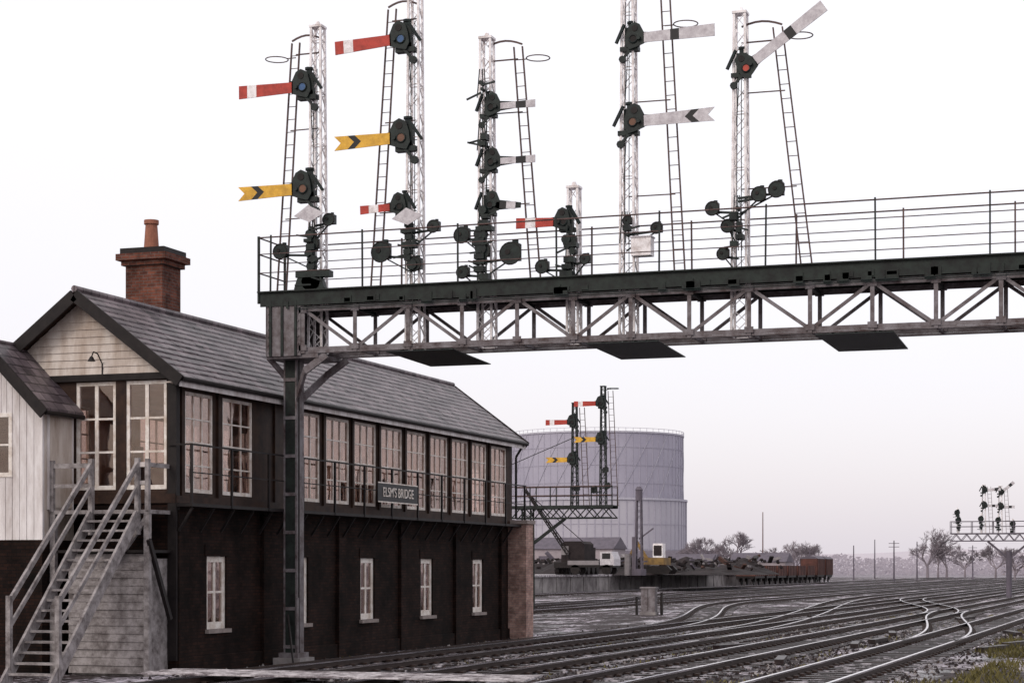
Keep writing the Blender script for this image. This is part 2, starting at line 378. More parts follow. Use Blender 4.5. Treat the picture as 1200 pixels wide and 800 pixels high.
it.box(-1.1,-.8,3,19,5.1,5.16,'brown'); it.box(-3.9,-3.2,4,7,3.8,4.6,'brown'); it.box(-3.9,-3.2,12,13.5,3.8,5.6,'interior')
it.box(-1.9,-1.45,.8,1.2,3.8,5.0,'brown'); it.box(-1.1,-.3,.5,1.0,3.8,4.6,'brown')
it.obj('interior_fittings',SB)
li=MB()
for a,b_ in lows: li.box(-.45,-.43,a-.3,b_+.3,.6,2.9,'interior')
li.obj('lower_room_lining',SB)
# roof
rf=MB(); RU=-2.22; RZ=8.33; EO=2.57; SL=(8.33-6.39)/EO
for side in (1,-1):
    n=13; du=EO/n
    for i in range(n):
        y=-.42
        while y<LEN+.42:
            y2=min(LEN+.42,y+.66)
            dz=random.uniform(-.006,.006)
            ua=i*du; ub=(i+1)*du+.03+random.uniform(-.01,.01)
            za=RZ-SL*ua; zb=RZ-SL*ub+dz
            x0=RU+side*ua; x1=RU+side*ub
            vs=[(x0,y,za-.03),(x1,y,zb-.0),(x1,y2,zb-.0),(x0,y2,za-.03),(x0,y,za+.0),(x1,y,zb+.032),(x1,y2,zb+.032),(x0,y2,za+.0)]
            rf.add(vs,[(0,3,2,1),(4,5,6,7),(0,1,5,4),(1,2,6,5),(2,3,7,6),(3,0,4,7)],'slate'); y=y2
    x0=RU; x1=RU+side*(EO-.03)
    vs=[(x0,-.4,RZ-.12),(x1,-.4,6.39-.09),(x1,LEN+.4,6.39-.09),(x0,LEN+.4,RZ-.12),(x0,-.4,RZ-.04),(x1,-.4,6.39-.02),(x1,LEN+.4,6.39-.02),(x0,LEN+.4,RZ-.04)]
    rf.add(vs,[(0,3,2,1),(4,5,6,7),(0,1,5,4),(1,2,6,5),(2,3,7,6),(3,0,4,7)],'brown')
rf.obj('slate_roof',SB)
rt=MB()
rt.cyl((RU,-.44,RZ+.03),(RU,LEN+.44,RZ+.03),.075,'slate',8)
for y in (-.44,LEN+.44):
    for side in (1,-1):
        rt.beam((RU,y,RZ-.11),(RU+side*(EO+.02),y,6.39-.11),.05,.26,'dark')
for side in (1,-1):
    xe=RU+side*(EO+.05); rt.cyl((xe,-.4,6.33),(xe,LEN+.4,6.33),.055,'dark',8)
rt.beam((.33,-.38,6.23),(.33,LEN+.38,6.23),.03,.12,'boards2')
rt.beam((.15,-.38,6.27),(.15,LEN+.38,6.27),.34,.02,'boards')
rt.cyl((.36,LEN+.1,6.3),(.12,LEN+.05,5.9),.04,'dark',8); rt.cyl((.12,LEN+.05,5.9),(.12,LEN+.05,3.9),.04,'dark',8)
rt.obj('ridge_gutters_bargeboards',SB)
gb=MB()
for yy,s in ((-.02,-1),(LEN+.02,1)):
    z=6.52
    while z<8.1:
        z2=z+.165
        w0=(RZ-.14-z)/SL; w1=max(0.02,(RZ-.14-z2)/SL)
        pts=[(RU-min(w0,2.26),z),(RU+min(w0,2.26),z),(RU+min(w1,2.26),z2),(RU-min(w1,2.26),z2)]
        vs=[(pts[0][0],yy+s*.035,z),(pts[1][0],yy+s*.035,z),(pts[2][0],yy+s*.012,z2),(pts[3][0],yy+s*.012,z2),
            (pts[0][0],yy-s*.05,z),(pts[1][0],yy-s*.05,z),(pts[2][0],yy-s*.05,z2),(pts[3][0],yy-s*.05,z2)]
        gb.add(vs,[(0,1,2,3),(4,7,6,5),(0,4,5,1),(3,2,6,7),(0,3,7,4),(1,5,6,2)],'boards'); z=z2
px=-1.75
pts=[(px,-.06,6.75),(px,-.25,6.95),(px,-.42,6.97),(px,-.5,6.85)]
for i in range(3): gb.cyl(pts[i],pts[i+1],.015,'dark',6)
gb.cyl((px,-.5,6.86),(px,-.5,6.76),.03,'dark',10,r2=.09)
gb.cyl((px,-.06,6.4),(px,-.06,6.75),.015,'dark',6)
gb.obj('gable_boarding',SB)
# chimney
ch=MB(); cu,cl=-3.15,4.62
ch.box(cu-.5,cu+.5,cl-.45,cl+.45,6.6,9.6,'brickred')
ch.box(cu-.58,cu+.58,cl-.53,cl+.53,9.603,9.72,'brickred'); ch.box(cu-.68,cu+.68,cl-.62,cl+.62,9.723,9.88,'brickred'); ch.box(cu-.6,cu+.6,cl-.55,cl+.55,9.883,10.02,'dark')
ch.cyl((cu-.05,cl,10.0),(cu-.05,cl,10.72),.19,'terracotta',16,r2=.14); ch.cyl((cu-.05,cl,10.66),(cu-.05,cl,10.76),.18,'terracotta',16)
ch.obj('chimney',SB)
wk=MB()
wk.box(0.1,.46,-.1,LEN+.1,3.62,3.69,'dark')
for i in range(24): wk.beam((.1,-.0+i*.96,3.1),(.43,-.0+i*.96,3.6),.05,.05,'dark')
wk.beam((.45,-.1,4.95),(.45,LEN+.1,4.95),.035,.035,'dark'); wk.beam((.45,-.1,4.35),(.45,LEN+.1,4.35),.025,.025,'dark')
for i in range(13): wk.beam((.45,-.08+i*1.86,3.62),(.45,-.08+i*1.86,4.97),.05,.05,'dark')
wk.beam((.45,-.1,4.95),(-.1,-.1,4.95),.035,.035,'dark')
wk.obj('window_cleaning_walkway',SB)
nb=MB(); nb.box(.475,.5,10.0,12.8,4.04,4.56,'black')
for z in (4.04,4.545): nb.box(.5,.512,10.0,12.8,z,z+.03,'white')
nb.obj('name_board',SB)
cu_=bpy.data.curves.new('board_lettering','FONT'); cu_.body="ELSM'S BRIDGE"; cu_.size=.36; cu_.extrude=.006; cu_.align_x='CENTER'; cu_.align_y='CENTER'
to=bpy.data.objects.new('board_lettering',cu_); to.location=(.51,11.4,4.305); to.rotation_euler=(math.pi/2,0,math.pi/2); to.scale=(.92,1,1)
sc.collection.objects.link(to); to.parent=SB; cu_.materials.append(M['white'])
# annex
ax=MB(); u1,u0=-2.5,-5.0; L0,L1=-1.27,-.003; c=(u0+u1)/2; zt=5.82; za=7.1; zb=2.9
def vboards(u0,u1,y,z0,z1f,m):
    n=max(1,int((u1-u0)/.15)); w=(u1-u0)/n
    for i in range(n):
        a=u0+i*w; d=random.uniform(0,.008)
        z1a,z1b=z1f(a),z1f(a+w-.012)
        ax.add([(a,y-d,z0),(a+w-.012,y-d,z0),(a+w-.012,y-d,z1b),(a,y-d,z1a),(a,y+.05,z0),(a+w-.012,y+.05,z0),(a+w-.012,y+.05,z1b),(a,y+.05,z1a)],
               [(0,1,2,3),(4,7,6,5),(0,4,5,1),(3,2,6,7),(0,3,7,4),(1,5,6,2)],m)
zf=lambda u: zt+(za-zt)*(1-abs(u-c)/(abs(u1-c)))-.05
ax.box(u0+.03,u1-.03,L0+.06,L1,zb,zt-.05,'brown')
wl_,wr_=-4.05,-3.22
vboards(u0,wl_,L0,zb,zf,'boards2'); vboards(wr_,u1,L0,zb,zf,'boards2')
vboards(wl_,wr_,L0,zb,lambda u:4.25,'boards2')
n=6
for i in range(n):
    a=wl_+(wr_-wl_)*i/n; bq=wl_+(wr_-wl_)*(i+1)/n-.012
    ax.add([(a,L0,5.62),(bq,L0,5.62),(bq,L0,zf(bq)),(a,L0,zf(a)),(a,L0+.05,5.62),(bq,L0+.05,5.62),(bq,L0+.05,zf(bq)),(a,L0+.05,zf(a))],
           [(0,1,2,3),(4,7,6,5),(0,4,5,1),(3,2,6,7),(0,3,7,4),(1,5,6,2)],'boards2')
window(ax,ax,'u',wl_,wr_,4.25,5.62,L0-.03,-1,2,2,fw=.08,bw=.04)
ax.box(wl_+.02,wr_-.02,L0+.012,L0+.055,4.27,5.6,'dark')
ax.box(u1-.05,u1,L0+.052,L1,zb,zt,'boards')
ax.box(u1,u1+.03,L0+.25,L1-.12,3.6,5.55,'boards'); ax.box(u1+.003,u1+.045,L0+.2,L0+.25,3.55,5.6,'boards2'); ax.box(u1+.003,u1+.045,L1-.12,L1-.07,3.55,5.6,'boards2')
ax.box(u1-.02,u1+.035,L0-.02,L0+.05,zb,zt,'boards2')
for side in (1,-1):
    ue=c+side*(abs(u1-c)+.25); ze=zt-.22*(za-zt)/abs(u1-c)
    vs=[(c,L0-.28,za+.02),(ue,L0-.28,ze+.02),(ue,L1,ze+.02),(c,L1,za+.02),(c,L0-.28,za+.1),(ue,L0-.28,ze+.1),(ue,L1,ze+.1),(c,L1,za+.1)]
    ax.add(vs,[(0,3,2,1),(4,5,6,7),(0,1,5,4),(1,2,6,5),(2,3,7,6),(3,0,4,7)],'slate')
    ax.beam((c,L0-.3,za-.03),(ue,L0-.3,ze-.03),.05,.24,'dark')
    ax.cyl((ue,L0-.25,ze),(ue,L1,ze),.05,'dark',8)
ax.box(u0,u1,L0+.02,L1,0,zb-.003,'brickdk'); ax.cyl((c,L0-.28,za+.1),(c,L1,za+.1),.05,'slate',8)
ax.obj('annex',SB)
# landing, stairs, store
st=MB()
st.box(-2.45,-.05,-1.0,-.1,3.45,3.53,'timber')
for a in (-2.4,-.12):
    st.beam((a,-.95,0),(a,-.95,3.45),.12,.12,'timber')
su0,su1=-1.45,-.33
n=17; run=3.3; rise=3.5
for u in (su0,su1):
    st.beam((u,-1.0,3.42),(u,-1.0-run,-.05),.06,.26,'timber',up=(0,0,1))
    st.beam((u,-1.0,3.0),(u,-1.0,4.62),.1,.1,'timber'); st.beam((u,-4.05,0),(u,-4.05,1.75),.1,.1,'timber')
    st.beam((u,-1.0,4.5),(u,-4.05,1.62),.06,.11,'timber'); st.beam((u,-1.0,4.02),(u,-4.05,1.12),.045,.09,'timber')
for i in range(1,n):
    t=i/n; st.box(su0+.03,su1-.03,-1.0-run*t-.04,-1.0-run*t+.2,3.5-rise*t-.03,3.5-rise*t+.015,'timber')
st.beam((su1,-.98,4.48),(-.08,-.98,4.48),.05,.1,'boards2'); st.beam((su1,-.98,4.1),(-.08,-.98,4.1),.04,.08,'boards2'); st.beam((-.1,-.98,3.5),(-.1,-.98,4.6),.09,.09,'timber')
st.beam((-.1,-.98,4.48),(-.1,-.1,4.48),.05,.09,'timber')
st.beam((su0,-.98,4.48),(-2.42,-.98,4.48),.05,.1,'timber'); st.beam((su0,-.98,4.05),(-2.42,-.98,4.05),.04,.08,'timber'); st.beam((-2.42,-.98,3.5),(-2.42,-.98,4.6),.09,.09,'timber')
st.beam((-.1,-.96,3.4),(-.9,-.96,2.4),.08,.1,'timber'); st.beam((-.05,-1.02,2.9),(.0,-.2,1.2),.08,.1,'dark')
st.obj('entrance_stairs',SB)
ws=MB()
z=0.05
while z<2.5:
    o_=random.uniform(-.008,.008)
    ws.add([(-2.1,-.86+o_,z),(-.14,-.86+o_,z),(-.14,-.835,z+.17),(-2.1,-.835,z+.17),(-2.1,-.75,z),(-.14,-.75,z),(-.14,-.75,z+.17),(-2.1,-.75,z+.17)],
        [(0,1,2,3),(4,7,6,5),(0,4,5,1),(3,2,6,7),(0,3,7,4),(1,5,6,2)],'timber'); z+=.17
ws.box(-2.08,-.16,-.74,-.02,0,2.5,'timber'); ws.box(-.2,-.11,-.88,-.8,0,2.6,'timber'); ws.box(-2.4,-.05,-.95,-.02,2.62,2.68,'dark')
ws.obj('coal_store',SB)

# ------------------------------------------------------------------ gantry
GA=empty('signal_gantry'); GF,GB_=4.08,5.28; U0,U1=.22,26.0
gt=MB()
for y in (GF,GB_):
    gt.box(U0,U1,y-.06,y+.06,7.3,7.34,'girder'); gt.box(U0,U1,y-.06,y-.045,7.343,7.44,'girder')
    gt.box(U0,U1,y-.06,y+.06,8.36,8.4,'girder'); gt.box(U0,U1,y-.06,y-.045,8.27,8.357,'girder')
    i=0; u=1.15
    while u<25.2:
        gt.box(u-.045,u+.045,y-.085,y-.062,7.3,8.4,'girder'); gt.box(u-.045,u-.03,y-.062,y+.04,7.345,8.355,'girder')
        n_=u+1.32
        a,bq=((u+.05,7.42),(n_-.05,8.3)) if i%2 else ((u+.05,8.3),(n_-.05,7.42))
        gt.beam((a[0],y-.035,a[1]),(bq[0],y-.035,bq[1]),.025,.075,'girder',up=(0,0,1))
        for zz in (7.42,8.3): gt.box(u-.1,u+.1,y-.1,y-.086,zz-.06,zz+.07,'girder')
        u=n_; i+=1
u=1.15; i=0
while u<25.2:
    gt.beam((u,GF,7.36),(u,GB_,7.36),.07,.06,'girder'); gt.beam((u,GF,8.3),(u,GB_,8.3),.07,.08,'girderdk')
    s_=(GF,GB_) if i%2 else (GB_,GF)
    gt.beam((u,s_[0],7.37),(u+1.32,s_[1],7.37),.05,.03,'girder')
    u+=1.32; i+=1
gt.box(U0,1.1,GF-.1,GF-.07,7.25,8.55,'girder'); gt.box(U0-.02,U0+.01,GF-.1,GB_+.1,7.25,8.6,'girder'); gt.box(U0,1.1,GB_+.07,GB_+.1,7.25,8.6,'girder')
for u in (.3,.6,.95):
    gt.box(u,u+.06,GF-.135,GF-.102,7.25,8.55,'girderdk')
for j in range(7):
    for u in (.27,1.04): gt.cyl((u,GF-.1,7.35+j*.18),(u,GF-.125,7.35+j*.18),.02,'girder',6)
gt.obj('lattice_girders',GA)
wkk=MB()
wkk.box(U0-.15,U1,GF-.13,GF-.09,8.42,8.74,'girderdk'); wkk.box(U0-.15,U1,GB_+.09,GB_+.13,8.42,8.74,'girderdk')
wkk.box(U0-.2,U1,GF-.2,GF-.08,8.743,8.775,'girderdk')
x=U0-.15
while x<U1:
    wkk.box(x,x+.19,GF-.088,GB_+.088,8.69+random.uniform(0,.01),8.735,'girderdk'); x+=.205
for j in range(60): 
    u=U0+random.uniform(.5,24); wkk.box(u,u+random.uniform(.05,.3),GF-.15,GF-.131,8.36+random.uniform(-.05,.1),8.5+random.uniform(0,.1),'girderdk')
for dz in (.06,.1): wkk.cyl((1,GF-.18,8.42-dz),(U1,GF-.18,8.42-dz),.012,'green',5)
wkk.obj('walkway_deck',GA)
hr=MB()
for y,off in ((GF-.1,0),(GB_+.1,.4)):
    for z in (10.05,9.66,9.22): hr.cyl((U0-.2,y,z),(U1,y,z),.018 if z>10 else .012,'rail_r',6)
    u=U0+.1+off
    while u<U1:
        hr.beam((u,y,8.5),(u+random.uniform(-.02,.02),y,10.1),.035,.035,'girderdk' if off==0 else 'rail_r')
        u+=2.35
for z in (10.05,9.66,9.22): hr.cyl((U0-.2,GF-.1,z),(U0-.2,GB_+.1,z),.018,'rail_r',6)
for y in (GF-.1,GB_+.1): hr.beam((U0-.2,y,8.5),(U0-.2,y,10.08),.05,.05,'girderdk')
hr.obj('handrails',GA)
sp=MB()
for u in (4.1,8.9,14.0,19):
    vs=[(u-.85,GF-.1,7.27),(u+.8,GF-.1,7.27),(u+.75,GB_+1.4,7.2),(u-.8,GB_+1.4,7.2)]
    sp.add(vs+[(a,b_,c_-.02) for a,b_,c_ in vs],[(0,1,2,3),(7,6,5,4),(0,4,5,1),(1,5,6,2),(2,6,7,3),(3,7,4,0)],'green')
    for q in (-.5,0,.5): sp.beam((u+q,GF,7.28),(u+q,GB_+1.3,7.22),.05,.05,'girderdk')
sp.obj('smoke_deflectors',GA)
cl=MB()
for cu0,base in ((.62,0),(25.2,0)):
    yc=4.62
    for su in (-1,1): 
        cl.box(cu0+su*.15-.02,cu0+su*.15+.02,yc-.2,yc+.2,0,7.3,'girder')
    cl.box(cu0-.128,cu0+.128,yc-.19,yc-.17,0.0,7.3,'girderdk')
    z=.4
    while z<7.1:
        cl.box(cu0-.17,cu0+.17,yc-.215,yc-.2,z,z+.08,'girder'); z+=.9
    cl.box(cu0-.35,cu0+.35,yc-.4,yc+.4,0,.18,'concrete'); cl.box(cu0-.25,cu0+.25,yc-.3,yc+.3,.18,.3,'girder')
    s=1 if cu0<5 else -1
    for yy in (GF,GB_):
        cl.beam((cu0+s*.1,yc-.1 if yy==GF else yc+.1,6.25),(cu0+s*.55,yy,6.9),.07,.16,'girder'); cl.beam((cu0+s*.55,yy,6.9),(cu0+s*1.1,yy,7.26),.07,.16,'girder')
        cl.beam((cu0-s*.1,yc,6.7),(cu0-s*.4,yy,7.25),.06,.12,'girder')
    cl.box(cu0-.42,cu0+.9,GF-.05,GB_+.05,7.2,7.297,'girder')
cl.cyl((.82,4.4,0.0),(.82,4.4,1.6),.04,'girder',8); cl.cyl((.62,4.3,1.2),(1.1,3.6,.05),.025,'dark',6); cl.cyl((.85,4.42,.3),(.85,4.42,7.2),.018,'dark',6)
cl.obj('support_columns',GA)

# ------------------------------------------------------------------ semaphore parts
def lattice(mb,u,L,z0,z1,w0,w1,m='postwhite',pitch=.3,ang=.05,lw=.03):
    cs=[(-1,-1),(1,-1),(1,1),(-1,1)]
    H=z1-z0
    def P(c,z):
        w=w0+(w1-w0)*(z-z0)/H; return Vector((u+c[0]*w/2,L+c[1]*w/2,z))
    for c in cs: mb.beam(P(c,z0),P(c,z1),ang,ang,m,up=(0,1,0))
    n=max(2,int(H/pitch)); 
    for i in range(n):
        za=z0+H*i/n; zb=z0+H*(i+1)/n
        for k in range(4):
            a,b_=cs[k],cs[(k+1)%4]
            if i%2: a,b_=b_,a
            mb.beam(P(a,za),P(b_,zb),lw,.012,m)
            if i%4==0: mb.beam(P(cs[k],za),P(cs[(k+1)%4],za),lw,.02,m)
    mb.box(u-w1/2-.04,u+w1/2+.04,L-w1/2-.04,L+w1/2+.04,z1,z1+.05,m)
def arm(mb,u,y,z,s,ang,kind,ln,h=.29,front=True,lens=None):
    ca,sa=math.cos(ang),math.sin(ang)
    def T(x,v): return (u+s*(x*ca-v*sa), z+x*sa+v*ca)
    base=('red' if kind=='home' else 'yellow') if front else 'armwhite'
    stripe=('postwhite' if kind=='home' else 'black') if front else 'black'
    d=0 if kind=='home' else h*.5
    x0=.12
    if kind=='home': br=[(x0,0,base),(ln-.46,0,stripe),(ln-.22,0,base),(ln,0,None)]
    else: br=[(x0,0,base),(ln-.52,d,stripe),(ln-.34,d,base),(ln,d,None)]
    if not front and kind=='home' and ln>1.5: br=[(x0,0,base),(ln-1.0,0,stripe),(ln-.8,0,base),(ln,0,None)]
    def hh(x): return (h*.78+(h*.22)*(x/ln))/2
    for i in range(len(br)-1):
        xa,da,m=br[i]; xb,db,_=br[i+1]
        for sg in (1,-1):
            pts=[T(xa-da,0),T(xb-db,0),T(xb,sg*hh(xb)),T(xa,sg*hh(xa))]
            mb.ext(pts,y-.012,y+.012,m)
    k=h/.29
    if k<.8: k=.85
    def poly(pts,y0,y1,m): mb.ext([T(a*k,b_*k) for a,b_ in pts],y0,y1,m)
    gx=.45 if front else .62
    mb.ext([T(gx,-.06*k),T(gx,.08*k),T(.1,.14*k),T(.1,-.12*k)],y+.014,y+.04,'green')
    poly([(.12,-.13),(.12,.14),(.02,.34),(-.1,.40),(-.25,.33),(-.31,.12),(-.33,-.1),(-.25,-.24),(-.08,-.2)],y+.014,y+.04,'green')
    lens = lens or ('blue' if front else 'orange')
    cx,cz=T(-.14*k,.0)
    mb.cyl((cx,y-.0,cz),(cx,y+.05,cz),.08*k,lens,14); mb.ring((cx,y-.005,cz),.095*k,.016,'green',14,'y')
    cx,cz=T(-.1*k,.25*k); mb.cyl((cx,y+.0,cz),(cx,y+.05,cz),.075*k,'dark',12)
    cx,cz=u-s*.24*k,z+.04
    yb=y+.17
    mb.box(cx-.12*k,cx+.12*k,yb-.08,yb+.08,cz-.2*k,cz+.26*k,'green'); mb.cyl((cx,yb,cz+.26*k),(cx,yb,cz+.38*k),.07*k,'green',8); mb.cyl((cx,yb,cz+.36*k),(cx,yb,cz+.41*k),.1*k,'green',8)
    mb.cyl((u,y-.06,z),(u,y+.25,z),.045,'green',8)
    mb.box(cx-.25*k,cx+.2*k,yb-.1,yb+.1,cz-.3*k,cz-.2*k,'green')
    mb.beam((cx-s*.1,yb-.2,cz+.3*k),(cx-s*.34*k,yb-.1,cz-.1),.04,.07,'green')
    mb.beam((u-s*.1,y+.06,z-.1),(u-s*.42*k,y+.06,z-.46*k),.03,.06,'green'); mb.cyl((u-s*.42*k,y+.02,z-.46*k),(u-s*.42*k,y+.1,z-.46*k),.085*k,'green',8)
    mb.beam((u-s*.3*k,y+.1,z-.3),(u-s*.36*k,y+.1,z-1.3),.015,.015,'green')
def disc(mb,u,y,z,r,pu):
    r=r*.85
    mb.cyl((u,y-.03,z),(u,y+.0,z),r,'green',18); mb.ring((u,y-.03,z),r,.014,'dark',18,'y')
    mb.box(u-r*.2,u+r*.75,y+.0,y+.2,z-r*.6,z+r*.9,'green'); mb.cyl((u+r*.3,y+.1,z+r*.9),(u+r*.3,y+.1,z+r*1.25),r*.3,'green',8)
    mb.cyl((u-r*.25,y-.034,z+r*.15),(u-r*.25,y-.05,z+r*.15),r*.25,'dark',10)
    if abs(u-pu)>r: mb.beam((u,y+.08,z-r*.4),(pu,y+.1,z-r*.4-.05),.04,.05,'green'); mb.beam((u,y+.08,z-r*.4),(pu,y+.1,z-r*.4-.4),.03,.03,'green')
def junk(mb,u,y,z,h,w=.3):
    zz=z
    while zz<z+h:
        a=random.uniform(.1,.2); o=random.uniform(-.09,.09); ww=w*random.uniform(.4,1)
        t=random.random()
        if t<.5: mb.box(u+o-ww/2,u+o+ww/2,y-.12,y+.12,zz,zz+a*.75,'green')
        else: mb.cyl((u+o,y-.1,zz+a/2),(u+o,y+.08,zz+a/2),ww*.4,'green',10)
        if random.random()<.6: s=random.choice([-1,1]); mb.beam((u,y-.1,zz),(u+s*random.uniform(.25,.42),y-.1,zz+random.uniform(-.15,.15)),.03,.04,'green')
        zz+=a
    for q in (-.12,.1,.02): mb.beam((u+q,y-.05,z-.1),(u+q*.5,y-.05,z+h+.3),.02,.02,'green')
def ladder(mb,u0,y0,z0,u1,y1,z1,w=.24,m='rail_r'):
    for s in (-1,1): mb.beam((u0+s*w/2,y0,z0),(u1+s*w/2*.85,y1,z1),.03,.045,m)
    n=int((z1-z0)/.3)
    for i in range(1,n):
        t=i/n; u=u0+(u1-u0)*t; y=y0+(y1-y0)*t; z=z0+(z1-z0)*t
        mb.cyl((u-w/2,y,z),(u+w/2,y,z),.010,m,5)
PL=4.68
def semaphore(u,zt,side,lad,hoop,arms,discs,diamond=None,extra=None,w0=.34,w1=.24):
    e=empty('semaphore_signal')
    p=MB(); lattice(p,u,PL,7.36,zt,w0,w1)
    p.cyl((u,PL,zt+.05),(u,PL,zt+.15),.08,'postwhite',8,r2=.04)
    for q in (-.05,.06): p.cyl((u+q,PL-w0/2-.03,8.8),(u+q*.8,PL-w1/2-.03,zt-1),.010,'green',5)
    p.obj('lattice_post',e)
    if lad:
        l=MB(); (du0,du1,z1)=lad; y=PL+.1
        ladder(l,u+du0,y,8.75,u+du1,y,z1)
        x=u+du1; s=1 if du1>0 else -1
        pr=None
        for q in range(7):
            t=q/6; pt=(u+(x-u)*t+s*.1*t,y,z1+.0+.16*math.sin(math.pi*(.15+.75*t)))
            if pr: l.beam(pr,pt,.03,.04,'rail_r')
            pr=pt
        l.beam((u,y,z1-.28),(x,y,z1-.28),.025,.03,'rail_r')
        if hoop:
            l.ring((u+hoop[0],y,hoop[1]),.27,.014,'rail_r',22,'z'); l.beam((x,y,hoop[1]),(u+hoop[0]-s*.27,y,hoop[1]),.02,.02,'rail_r')
        zz=10.6
        while zz<z1-1:
            t=(zz-8.75)/(z1-8.75); l.beam((u,y-.05,zz),(u+du0+(du1-du0)*t,y-.02,zz),.02,.025,'rail_r'); zz+=2.1
        l.obj('ladder',e)
    a=MB()
    for ar in arms:
        (dp,z,s,ang,kind,ln,h,front)=ar[:8]; lens=ar[8] if len(ar)>8 else None
        y=PL-.3 if front else PL-.26
        arm(a,u+dp,y,z,s,ang,kind,ln,h,front,lens)
        a.beam((u,PL-.18,z-.12),(u+dp,PL-.18,z-.12),.06,.1,'green')
        a.beam((u,PL-.18,z+.16),(u+dp*.6,PL-.18,z+.16),.05,.05,'green')
    a.obj('arms_and_spectacles',e)
    d=MB()
    for (du,z,r) in discs: disc(d,u+du,PL-.3,z,r,u)
    if extra:
        for (z,h,w) in extra: junk(d,u,PL-.28,z,h,w)
    if diamond:
        z=diamond; d.ext([(u-.38,z-.04),(u-.02,z+.2),(u+.4,z+.0),(u+.02,z-.2)],PL-.52,PL-.5,'armwhite'); d.beam((u,PL-.5,z),(u,PL-.1,z),.05,.05,'green')
    d.obj('shunt_discs_and_fittings',e)
    return e
D=math.radians
semaphore(1.22,15.05,-1,(-1.0,-.62,14.78),(-1.12,14.43),
  [(-.42,13.62,-1,D(-.5),'home',1.5,.31,True),(-.42,11.22,-1,D(-1),'dist',1.52,.33,True,'orange')],
  [(.42,10.45,.17),(-.83,9.77,.21),(.02,9.9,.17)],diamond=10.58,extra=[(9.3,1.0,.32),(8.78,.35,1.0)])
semaphore(3.70,15.95,-1,(-1.05,-.62,15.35),(-.6,15.75),
  [(-.4,14.52,-1,D(-3),'home',1.5,.31,True),(-.4,12.24,-1,D(-1),'dist',1.52,.33,True,'orange'),(-.4,10.65,-1,D(-2),'home',.86,.2,True,'dark')],
  [(-.73,9.62,.28),(.57,10.14,.17),(.1,9.3,.2)],diamond=10.37,extra=[(9.2,1.0,.34)])
semaphore(5.47,14.4,1,(1.15,.72,14.2),(1.2,13.9),
  [(.3,12.79,1,0,'home',.95,.17,False,'dark'),(.3,11.54,1,0,'home',.95,.17,False,'dark'),(.28,10.55,1,D(-4),'home',.5,.17,False,'dark')],
  [(-.5,9.9,.22),(.68,9.42,.3),(-.48,9.05,.17),(.02,9.5,.2)],extra=[(8.85,1.6,.4),(11.9,.3,.22),(13.1,.25,.2)])
semaphore(7.56,10.85,-1,None,None,
  [(-.28,10.07,-1,D(1),'home',1.0,.24,True,'dark')],
  [(-.66,9.08,.18),(.35,9.2,.14),(0,9.6,.18)],extra=[(8.8,.9,.35)],w0=.26,w1=.22)
e4=semaphore(8.84,15.9,1,(1.15,.8,15.3),(1.28,14.36),
  [(.3,14.04,1,D(1),'home',1.72,.27,False,'dark'),(.3,12.2,1,D(1),'dist',1.72,.3,False,'orange')],
  [(.72,9.8,.15),(.05,10.0,.12)],extra=[(9.6,.3,.2)])
b=MB(); b.box(9.0,9.45,PL-.4,PL-.1,9.2,9.6,'postwhite'); b.box(8.98,9.47,PL-.42,PL-.08,9.6,9.63,'armwhite'); b.obj('equipment_case',e4)
semaphore(11.38,14.42,1,(1.45,.8,14.1),(1.3,13.87),
  [(.28,13.25,1,D(35),'home',1.95,.27,False,'redlens')],
  [(-.56,10.15,.18),(.47,10.4,.19),(.86,10.48,.21),(-.22,9.75,.17),(-.32,9.15,.16)],extra=[(9.3,.8,.2)])

# ------------------------------------------------------------------ bracket signal in middle distance
BS=empty('bracket_signal'); bL=56.1
b=MB(); lattice(b,-10.8,bL,0,5.3,.5,.45,'girderdk',.5,.07,.05)
for y in (bL-.5,bL+.5):
    b.box(-11.6,-6.2,y-.04,y+.04,5.28,5.4,'girderdk'); b.box(-11.6,-6.2,y-.04,y+.04,4.78,4.85,'girderdk')
    for i in range(6): 
        u=-11.5+i*.88; b.beam((u,y,4.82),(u+.44,y,5.3),.05,.05,'girderdk'); b.beam((u+.44,y,5.3),(u+.88,y,4.82),.05,.05,'girderdk')
    for z in (6.4,5.95): b.cyl((-11.6,y,z),(-6.2,y,z),.025,'rail_r',5)
    for i in range(6): b.beam((-11.6+i*1.08,y,5.3),(-11.6+i*1.08,y,6.42),.05,.05,'girderdk')
b.box(-11.6,-6.2,bL-.5,bL+.5,5.4,5.45,'girderdk'); b.beam((-10.7,bL,3.4),(-8.8,bL,4.8),.12,.15,'girderdk')
b.obj('bracket_structure',BS)
b=MB()
for u,zt in ((-8.3,10.6),(-6.8,11.4)):
    lattice(b,u,bL,5.4,zt,.3,.2,'girderdk',.35,.05,.03); ladder(b,u+.6,bL+.1,5.4,u+.35,bL+.1,zt-.2,.3)
    b.ring((u+.5,bL,zt-.1),.3,.02,'green',14); b.beam((u,bL,zt-.2),(u+.4,bL,zt-.1),.03,.03,'green')
for u,z,k in ((-8.3,9.65,'home'),(-8.3,7.75,'dist'),(-6.8,10.55,'home'),(-6.8,8.75,'dist')): arm(b,u-.2,bL-.3,z,-1,0,k,1.25,.28,True,'dark')
for u,z in ((-8.1,6.3),(-6.6,7.2),(-7.2,6.2),(-6.5,6.4)): disc(b,u,bL-.3,z,.18,-6.8 if u>-7.5 else -8.3)
b.cyl((-8.3,bL,8.9),(-14.5,bL-3,5.9),.02,'dark',5)
b.obj('posts_and_arms',BS)

